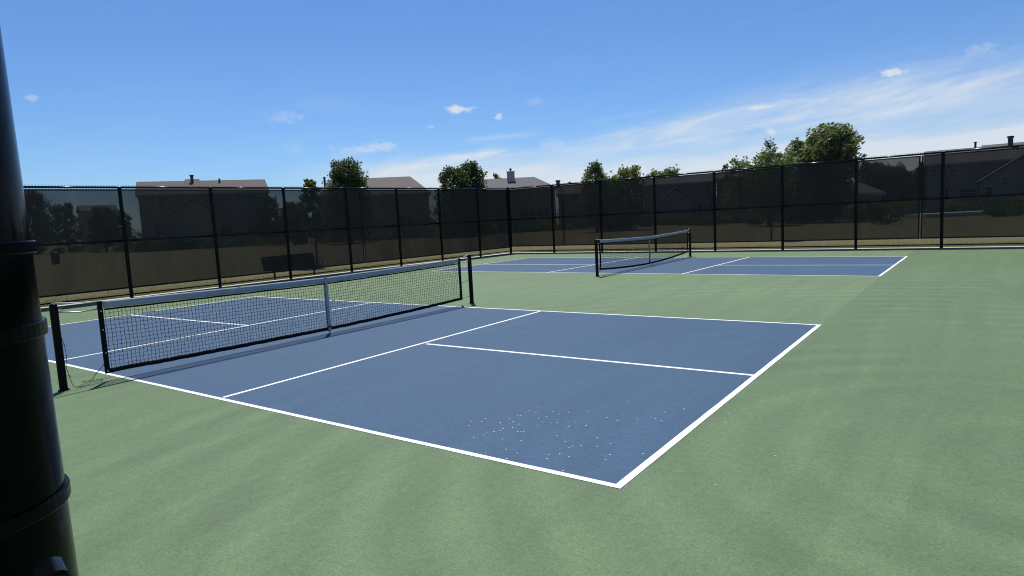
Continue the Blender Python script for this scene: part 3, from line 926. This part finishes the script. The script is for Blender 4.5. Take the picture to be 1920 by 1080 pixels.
        for qa in (q0, q1):
            m.tube([(qa, -gd - .33, z0 + .03), (qc, -gd - .33, zp + .08)], .07, 4)
        m.build('barge_board', wall, root)
    for wn in wins:
        (wx, wy, ww, wh) = wn[:4]; off = wn[4] if len(wn) > 4 else 0.0
        q0, zt = hit(wx - ww / 2, wy - wh / 2, -off); q1, zb = hit(wx + ww / 2, wy + wh / 2, -off)
        zt -= G0; zb -= G0; y = -off
        m = MB(); fw = .09
        m.box(q0 - fw, q0, y - .06, y - .003, zb - fw, zt + fw); m.box(q1, q1 + fw, y - .06, y - .003, zb - fw, zt + fw)
        m.box(q0 + .001, q1 - .001, y - .06, y - .003, zt, zt + fw); m.box(q0 + .001, q1 - .001, y - .07, y - .003, zb - fw, zb)
        m.box(q0 + .001, q1 - .001, y - .045, y - .003, (zt + zb) / 2 - .03, (zt + zb) / 2 + .03)
        if q1 - q0 > 1.5: m.box((q0 + q1) / 2 - .04, (q0 + q1) / 2 + .04, y - .047, y - .003, zb + .001, zt - .001)
        f = m.build('window', TRIM, root)
        m = MB(); m.box(q0 + .002, q1 - .002, y - .025, y - .004, zb + .002, zt - .002)
        m.build('pane', GLASS, f)
    if door:
        dx, dy0, dy1, dw = door
        q0, zt = hit(dx - dw / 2, dy0); q1, _ = hit(dx + dw / 2, dy0); zt -= G0
        m = MB(); m.box(q0, q1, -.05, -.003, 0, zt); dr = m.build('door', TRIM, root)
        m = MB(); m.box(q0 + .12, q1 - .12, -.058, -.0501, .3, zt - .15); m.build('door_glass', GLASS, dr)
    tag(root, label, 'house')
    return root
# flip the local y axis: houses extend away from the camera
H1 = house(257, 500, 84, 341, 365, 'long two storey beige house behind the left fence with two roof vents', SID[0], ROOF[0], .0, 9,
      wins=[(303, 380, 16, 26), (299, 428, 22, 24), (428, 378, 16, 16), (452, 379, 14, 22), (470, 379, 14, 22), (487, 380, 14, 22), (425, 425, 24, 22), (470, 427, 18, 26)],
      pipes=[(411, 335, .12, False), (359, 328, .2, True)], gables=[(318, 412, 402, 372, 2.2)], box=(346, 374, 336))
house(152, 219, 150, 386, 396, 'small far house low behind the left fence between dark trees', SID[1], ROOF[1], .1, 9, wins=[(185, 412, 8, 10), (205, 414, 8, 10), (170, 430, 8, 10)])
house(598, 803, 82, 336, 368, 'house with pale taupe roof rising behind the round tree', SID[3], ROOF[2], -.05, 10, hip=(1.2, 2.4),
      wins=[(755, 412, 9, 20), (768, 412, 9, 20), (720, 385, 14, 18), (612, 420, 12, 16), (785, 385, 10, 16)], pipes=[(608, 332, .14, False)])
house(885, 1040, 84, 336, 358, 'pale house with tall square chimney just behind the fence corner', SID[3], ROOF[1], .02, 10, hip=(1.5, 2.6),
      wins=[(993, 366, 7, 14), (980, 397, 7, 16), (988, 397, 7, 16), (997, 397, 7, 16), (1012, 398, 12, 12), (1026, 398, 10, 12), (935, 396, 12, 14)], chim=[(957, 316, 1.0)])
house(1046, 1128, 96, 346, 364, 'low brown roofed house behind the fence with a round vent cap', SID[2], ROOF[0], 0, 10,
      wins=[(1075, 385, 8, 12), (1105, 385, 8, 12)], pipes=[(1046, 338, .3, True), (1099, 332, .25, True)])
house(1208, 1342, 82, 333, 346, 'grey gabled house behind the middle of the far fence', SID[1], ROOF[1], .05, 9,
      wins=[(1305, 357, 9, 11), (1326, 358, 7, 9), (1244, 387, 7, 9), (1282, 386, 6, 9), (1312, 389, 9, 8), (1332, 386, 6, 10)], gables=[(1236, 1300, 377, 352, 2.0)])
house(1344, 1462, 76, 322, 333, 'brown roofed house behind the far fence left of the large tree', SID[2], ROOF[0], -.04, 9,
      wins=[(1376, 355, 9, 12), (1402, 382, 8, 14), (1420, 382, 10, 14), (1440, 355, 9, 12)], gables=[(1344, 1392, 342, 328, 1.0)])
house(1608, 1652, 60, 346, 366, 'small outbuilding with brown roof right of the large tree', SID[2], ROOF[0], .3, 6, hip=(1.0, 1.0))
house(1739, 2010, 62, 276, 303, 'large grey house behind the right end of the far fence', SID[1], ROOF[1], .08, 10,
      wins=[(1750, 325, 12, 12), (1788, 324, 13, 12), (1820, 315, 18, 7), (1775, 362, 7, 18), (1815, 361, 28, 12), (1854, 358, 14, 14, 2.0), (1885, 340, 14, 12, 2.0)],
      pipes=[(1829, 266, .1, False), (1895, 255, .22, True)], gables=[(1833, 2000, 342, 293, 2.0)], box=(1841, 2020, 265))
m = MB()
A_, B_ = CAM + ray(1738, 393) * 55, CAM + ray(1880, 387) * 55
A_.z = B_.z = 0
dn = (B_ - A_).normalized(); pn = Vector((-dn.y, dn.x, 0))
for (z0_, z1_, o_) in ((-.12, .22, 0),):
    m.obox((A_ + B_) / 2 + pn * 1.5 + Vector((0, 0, .05)), dn, pn, UPV, (B_ - A_).length / 2, 1.5, .17)
tag(m.build('patio', CONC), kind='structure')

# ---------------------------------------------------------------- trees and shrubs
def leaf_cards(m, c, R, n, s, rnd, aspect=.55, bias=None, flat=.0):
    for _ in range(n):
        while True:
            p = Vector((rnd.uniform(-1, 1), rnd.uniform(-1, 1), rnd.uniform(-1, 1)))
            if p.length <= 1: break
        p = p * (.45 + .55 * rnd.random() ** .4) if p.length > .2 else p
        P = c + Vector((p.x * R[0], p.y * R[1], p.z * R[2]))
        d = Vector((rnd.gauss(0, 1), rnd.gauss(0, 1), rnd.gauss(0, .7)))
        if bias is not None: d += bias
        d.normalize()
        e = d.cross(Vector((rnd.gauss(0, 1), rnd.gauss(0, 1), rnd.gauss(0, 1)))).normalized()
        L = s * rnd.uniform(.6, 1.3); W_ = L * aspect
        m.face([P - d * L * .5, P + e * W_ * .5, P + d * L * .5, P - e * W_ * .5])
def ground_at(px, D):
    rr = ray(px, 540); rr.z = 0
    f2 = Vector((FF.x, FF.y, 0)); k = D / rr.dot(f2.normalized())
    return Vector((CAM.x, CAM.y, 0)) + rr * k
def zat(px, py, D):
    rr = ray(px, py); h = Vector((rr.x, rr.y, 0)); f2 = Vector((FF.x, FF.y, 0)).normalized()
    return CAM.z + rr.z * D / h.dot(f2)
def tree(px, D, top, wpx, bot, label, lm, leaf=.26, clumps=26, per=230, shape='round', bias=None, seed=1, name='tree', trunk_r=.14, cat='tree', group=None, lean=0.0, aspect=.55):
    rnd = random.Random(seed * 13 + int(px))
    g = ground_at(px, D); g.z = -.12
    root = empty(name, tuple(g))
    zt = zat(px, top, D) + .12; zb = zat(px, bot, D) + .12; W_ = wpx / FPX * D / 2
    zb = max(.25, zb)
    H = zt - zb
    cl = []
    for k in range(clumps):
        t = (k + .5) / clumps
        zz = t
        if shape == 'round': prof = math.sin(PI * min(.97, max(.12, zz * .9 + .08))) ** .55
        elif shape == 'egg': prof = (math.sin(PI * min(.98, zz ** .8 * .9 + .08)) ** .7)
        elif shape == 'cone': prof = max(.1, (1 - zz) ** .75)
        elif shape == 'fan': prof = .55 + .45 * zz if zz < .75 else 1.0 - (zz - .75) * 1.6
        else: prof = 1
        if shape == 'dome': prof = max(.2, 1 - zz ** 4.5) ** .5
        a = k * 2.39996; rad = W_ * prof * (.76 * math.sqrt(rnd.uniform(.12, 1)))
        cr = W_ * rnd.uniform(.22, .33) * (.65 + .35 * prof)
        cr = min(cr, H * .3)
        c = Vector((rad * math.cos(a) + lean * zz * W_, rad * math.sin(a), zb + cr * .7 + (H - cr * 1.5) * zz))
        cl.append((c, cr))
    rt = 0
    # trunk with limbs to the clumps
    m = MB(); bend = rnd.uniform(-.15, .15)
    hT = zb + H * .55
    tp = [(0, 0, -.05), (bend * .4, .03, hT * .3), (bend, 0, hT * .65), (bend + lean * W_ * .3, 0, hT), (bend + lean * W_ * .5, 0, zb + H * .85)]
    m.tube(tp, [trunk_r * 1.35, trunk_r, trunk_r * .75, trunk_r * .5, trunk_r * .15], 8)
    for c, cr in cl[::2]:
        z0 = min(hT, max(zb * .8, c.z - H * .3)); f_ = z0 / hT
        p0 = Vector((bend * f_, 0, z0)); md = (p0 + c) / 2 + Vector((0, 0, -.05 * H))
        m.tube([p0, md, c], [trunk_r * .4, trunk_r * .25, trunk_r * .08], 5)
    m.build('trunk', BARK, root, True)
    m = MB()
    for c, cr in cl:
        leaf_cards(m, c, (cr * 1.12, cr * 1.12, cr * .9), per, leaf, rnd, aspect, bias)
        for _ in range(4):        # stray sprigs for an uneven outline
            q = Vector((rnd.gauss(0, 1), rnd.gauss(0, 1), rnd.gauss(.2, .8))).normalized() * cr * 1.15
            leaf_cards(m, c + q, (cr * .2,) * 3, 9, leaf * .9, rnd, aspect, bias)
    m.build('crown', lm, root)
    tag(root, label, cat, group)
    return root
WIND = Vector((.7, .5, .55))
tree(667, 70, 294, 106, 446, 'dense round topped dark tree in front of the taupe roof', LEAF, .22, 90, 230, 'dome', seed=2)
tree(598, 30, 333, 60, 452, 'slender young tree on a thin trunk beyond the bench', LEAF2, .15, 34, 80, 'egg', seed=3, trunk_r=.045)
tree(862, 72, 308, 84, 440, 'left lobe of the broad dark trees left of the fence corner', LEAF, .22, 60, 230, 'dome', seed=4)
tree(893, 74, 300, 84, 440, 'right taller lobe of the broad dark trees left of the fence corner', LEAF, .22, 70, 230, 'dome', seed=24)
tree(943, 110, 322, 38, 400, 'small pale green treetop left of the square chimney', LEAF2, .3, 16, 120, 'dome', seed=5)
tree(80, 100, 352, 90, 458, 'dark tree behind the left fence next to the gate post', LEAF, .3, 50, 170, 'dome', seed=6)
tree(138, 105, 378, 60, 458, 'lower bushy tree left of the small far house', LEAF, .3, 30, 150, 'dome', seed=7)
tree(208, 90, 384, 54, 462, 'dark tree partly hiding the small far house', LEAF, .28, 34, 150, 'dome', seed=8)
tree(245, 92, 393, 40, 462, 'narrow dark tree at the left end of the long beige house', LEAF, .28, 24, 140, 'dome', seed=9)
tree(517, 86, 364, 58, 455, 'dark tree at the right end of the long beige house', LEAF, .26, 40, 150, 'dome', seed=10)
tree(560, 76, 376, 62, 455, 'bushy tree between the beige house and the young tree', LEAF2, .26, 40, 150, 'dome', seed=11)
tree(1124, 66, 301, 76, 425, 'upright green tree with pale leaves above the far fence', LEAF3, .22, 56, 130, 'egg', seed=12)
tree(1184, 66, 308, 92, 422, 'spreading sunlit tree second from the corner above the far fence', LEAF2, .22, 64, 130, 'dome', seed=13)
tree(1153, 70, 330, 50, 422, 'dark lower tree between the upright and the spreading tree', LEAF, .24, 30, 140, 'dome', seed=43)
tree(1236, 95, 316, 64, 395, 'small treetop above the grey gabled house', LEAF2, .28, 24, 120, 'dome', seed=14)
tree(1262, 92, 311, 72, 395, 'wider treetop above the grey house on its right side', LEAF2, .28, 30, 120, 'dome', seed=15)
tree(1078, 120, 338, 30, 380, 'tiny treetop beside the low brown roof', LEAF, .3, 8, 90, 'dome', seed=16)
tree(1393, 72, 292, 76, 400, 'ragged treetop above the brown roofed house', LEAF2, .26, 26, 100, 'dome', seed=17)
tree(1366, 80, 305, 60, 400, 'lower ragged treetop at the left of the brown roof', LEAF, .26, 16, 100, 'dome', seed=47)
tree(1444, 56, 281, 100, 408, 'bushy green tree behind the bare young tree', LEAF2, .22, 50, 140, 'dome', seed=18)
tree(1552, 58, 230, 122, 412, 'large windblown tree leaning right above the far fence', LEAF4, .42, 120, 110, 'fan', bias=Vector((1.3, .9, .9)), seed=19, trunk_r=.25, lean=.14, aspect=.30)
tree(1505, 60, 258, 112, 412, 'bushy tree leaning on the left of the large windblown tree', LEAF4, .36, 64, 105, 'dome', bias=Vector((1.0, .7, .8)), seed=20, aspect=.32)
tree(1617, 64, 286, 26, 400, 'thin treetop just right of the large windblown tree', LEAF3, .22, 14, 60, 'cone', seed=21)
for i, (px_, tp_, wd_, D_) in enumerate(((1630, 300, 84, 82), (1672, 306, 84, 80), (1706, 317, 70, 84), (1729, 303, 44, 74))):
    tree(px_, D_, tp_, wd_, 392, ['dark tree dimly seen through the screen right of the large tree', 'widest of the dark trees between the outbuilding and the grey house',
         'lower dark tree left of the windscreen seam', 'narrow dark tree at the left corner of the large grey house'][i], LEAF, .26, 44, 150, 'dome', seed=30 + i)
# young tree with bare tips
def young(px, base, top, D, label):
    rnd = random.Random(99)
    g = ground_at(px, D); g.z = -.12
    root = empty('young_tree', tuple(g))
    zt = zat(px, top, D) + .12
    m = MB(); m.tube([(0, 0, -.05), (.03, 0, zt * .4), (-.02, 0, zt * .75), (.0, 0, zt)], [.05, .04, .022, .006], 8)
    tips = []
    for k in range(26):
        z0 = zt * (.38 + .5 * rnd.random()); a = rnd.uniform(0, 2 * PI); L = (zt - z0) * rnd.uniform(.35, .75)
        e = Vector((math.cos(a) * L * .38, math.sin(a) * L * .38, z0 + L))
        m.tube([(0, 0, z0), (e.x * .6, e.y * .6, z0 + L * .45), e], [.014, .009, .004], 5); tips.append(((0, 0, z0), e))
    m.build('trunk', BARK, root, True)
    m = MB()
    for p0, e in tips:
        for q in range(5):
            t = .3 + .7 * q / 4; c = Vector(p0).lerp(e, t)
            leaf_cards(m, c, (.14, .14, .12), 12 if c.z < zt * .72 else 5, .13, rnd)
    m.build('crown', LEAF3, root)
    tag(root, label, 'tree')
young(1447, 447, 253, 33, 'thin young tree with sparse upright twigs rising above the far fence')
# garden shrubs along the backs of the houses
rnd = random.Random(5)
SH = [(75, 98), (118, 96), (160, 98), (190, 92), (232, 86), (270, 80), (300, 79), (330, 80), (365, 80), (398, 80), (430, 79), (462, 80), (496, 80), (530, 78), (575, 77), (612, 76),
      (645, 76), (690, 75), (715, 76), (745, 78), (780, 78), (815, 76), (850, 70), (890, 72), (925, 78), (965, 80), (1000, 80), (1030, 80), (1065, 80), (1095, 78), (1140, 66), (1175, 66),
      (1215, 76), (1255, 78), (1290, 72), (1318, 68), (1352, 70), (1385, 72), (1425, 60), (1470, 60), (1510, 60), (1545, 60), (1590, 60), (1625, 58), (1656, 46), (1690, 70), (1715, 70),
      (1735, 60), (1790, 60), (1835, 60), (1880, 50), (1912, 58)]
SHO = []
for i, (px_, D_) in enumerate(SH):
    hzn = 458 - .0512 * px_
    hh = rnd.uniform(1.0, 1.9); ww = rnd.uniform(2.2, 3.6)
    if px_ == 1656: hh, ww = 2.0, 2.0
    g = ground_at(px_, D_); g.z = -.12
    m = MB()
    for k in range(7):
        c = Vector((rnd.uniform(-.4, .4) * ww, rnd.uniform(-.3, .3) * ww, hh * rnd.uniform(.3, .62)))
        leaf_cards(m, c, (ww * .3, ww * .3, hh * .42), 95, .24, rnd)
    # a few leaves reach the soil so the shrub sits on it
    leaf_cards(m, Vector((0, 0, .22)), (ww * .5, ww * .4, .25), 140, .24, rnd)
    o = m.build('shrub', LEAF if i % 3 else LEAF2); o.location = g
    near = 'in front of the long beige house' if px_ < 510 else 'in front of the taupe roofed house' if px_ < 830 else 'by the house with the square chimney' if px_ < 1045 else 'below the low brown roofed house' if px_ < 1200 else 'in front of the grey gabled house' if px_ < 1342 else 'below the large windblown tree' if px_ < 1620 else 'in front of the large grey house'
    SHO.append((o, near, px_))
ORD = ['first', 'second', 'third', 'fourth', 'fifth', 'sixth', 'seventh', 'eighth', 'ninth', 'tenth', 'eleventh', 'twelfth', 'thirteenth', 'fourteenth']
cnt = {}
for o, near, px_ in SHO:
    k = cnt.get(near, 0)
    if px_ == 1656: lab = 'separate rounded dark shrub out on the lawn seen through the far fence'
    else: lab = ORD[k] + ' from the left of the low dark shrubs ' + near; cnt[near] = k + 1
    tag(o, lab, 'shrub', 'shrubs along the gardens behind the fence')
# far tree line that closes the gaps between the houses
m = MB()
for k in range(150):
    px_ = -500 + k * 20 + rnd.uniform(-6, 6)
    D_ = rnd.uniform(190, 240); g = ground_at(px_, D_)
    h_ = rnd.uniform(3.5, 7.0)
    for q in range(3):
        leaf_cards(m, Vector((g.x + rnd.uniform(-2, 2), g.y + rnd.uniform(-2, 2), h_ * (.25 + .25 * q))), (3.6, 3.6, h_ * .28), 60, .9, rnd)
tag(m.build('distant_trees', LEAF), kind='stuff')
# small items on the lawn
def trashcan():
    g = ground_at(111, 52); g.z = -.12
    root = empty('litter_bin', tuple(g))
    m = MB(); m.tube([(0, 0, 0), (0, 0, .05), (0, 0, .8), (0, 0, .86)], [.25, .27, .30, .27], 14); m.build('bin_body', DARK, root, True)
    m = MB(); m.tube([(0, 0, .861), (0, 0, .93), (0, 0, 1.0)], [.31, .29, .1], 14); m.build('lid', DARK, root, True)
    tag(root, 'dark litter bin standing on the dry lawn behind the left fence', 'bin')
trashcan()

# dry grass just outside the fences
m = MB(); rnd = random.Random(11)
def blades(n, fpos, s):
    for _ in range(n):
        x, y = fpos(); h_ = rnd.uniform(.03, .09) * s; a = rnd.uniform(0, PI); wv = .008 * s
        dx, dy = math.cos(a) * wv, math.sin(a) * wv; lx, ly = rnd.gauss(0, .4) * h_, rnd.gauss(0, .4) * h_
        m.face([(x - dx, y - dy, -.125), (x + dx, y + dy, -.125), (x + lx, y + ly, -.12 + h_)])
def f1():
    y = rnd.uniform(2, 22.6); return fx(y) - .45 - abs(rnd.gauss(0, 1.5)), y
def f2(): return rnd.uniform(-11, 12), 22.62 + abs(rnd.gauss(0, 1.8))
blades(26000, f1, 1.1); blades(26000, f2, 1.1)
tag(m.build('dry_grass', DRYG), kind='stuff')

# ---------------------------------------------------------------- white flecks on the court
def gnd(px, py):
    d = ray(px, py); t = -CAM.z / d.z; return CAM + d * t
FL = [(177, 282, 8, 4), (155, 314, 4, 3), (284, 262, 5, 3), (252, 286, 3, 2), (194, 405, 4, 3), (285, 514, 5, 4), (393, 292, 4, 3), (395, 351, 4, 3), (413, 338, 3, 3), (408, 416, 3, 3),
      (437, 492, 5, 3), (440, 564, 3, 3), (462, 260, 5, 3), (487, 287, 7, 2), (485, 329, 5, 3), (523, 237, 5, 3), (545, 238, 5, 3), (531, 304, 3, 2), (523, 359, 3, 2), (546, 362, 5, 3), (566, 361, 5, 3), (548, 425, 4, 3),
      (521, 521, 3, 3), (585, 212, 3, 2), (610, 204, 5, 3), (674, 173, 5, 2), (660, 216, 3, 2), (680, 263, 4, 3), (677, 312, 7, 3), (711, 288, 4, 3), (740, 248, 4, 3), (787, 211, 4, 2), (831, 229, 8, 3), (815, 291, 5, 4),
      (817, 388, 3, 3), (773, 295, 3, 2), (905, 217, 3, 3), (908, 321, 6, 4), (887, 340, 4, 3), (880, 436, 4, 3), (932, 470, 6, 3), (909, 482, 3, 3), (907, 547, 4, 3), (862, 653, 5, 4), (1049, 209, 3, 3), (955, 288, 2, 2),
      (1190, 254, 6, 4), (1271, 275, 9, 4), (1307, 236, 6, 4), (1425, 267, 5, 3), (1554, 264, 5, 4), (1600, 277, 3, 3), (1625, 214, 7, 3), (1771, 190, 7, 5), (1118, 406, 3, 3), (1001, 465, 3, 3), (1216, 532, 3, 3), (1118, 470, 3, 2),
      (1345, 132, 3, 2), (1184, 569, 3, 2), (1217, 451, 2, 2), (1464, 524, 2, 2), (1037, 315, 2, 2), (290, 370, 4, 2), (345, 360, 3, 2), (272, 385, 2, 2), (743, 563, 2, 3), (757, 531, 2, 2), (838, 527, 2, 2)]
def fleck(p, rx, ry, label, group):
    m = MB(); n = rnd.randint(5, 7); pts = []
    for k in range(n):
        a = 2 * PI * k / n; q = rnd.uniform(.6, 1.2); pts.append((rx * q * math.cos(a), ry * q * math.sin(a)))
    slab(m, pts, 0, .0022)
    o = m.build('white_fleck', FLECK); o.location = (p.x, p.y, p.z); o.rotation_euler = (0, 0, math.atan2(RR.y, RR.x))
    tag(o, label, 'fleck', group)
for (zx, zy, wx, wy) in FL:
    p = gnd(840 + zx / 4, 720 + zy / 4); p.z = .0017
    D_ = (p - CAM).dot(FF); sx = wx / 4 / FPX * D_ * .5; dep = sx * .8 + wy / 4 / FPX * D_ * .3
    fleck(p, max(.0055, sx * 1.45), max(.0055, dep * 1.25), 'tiny white fleck lying on the blue surface of the near court', 'white flecks on the near blue court')
for (x_, y_) in ((1386, 762), (1367, 776), (1360, 791), (1453, 855), (847, 856), (799, 839), (1342, 909)):
    p = gnd(x_, y_); p.z = .0003
    fleck(p, .005, .004, 'tiny white fleck lying on the green surface around the near court', 'white flecks on the green surround')
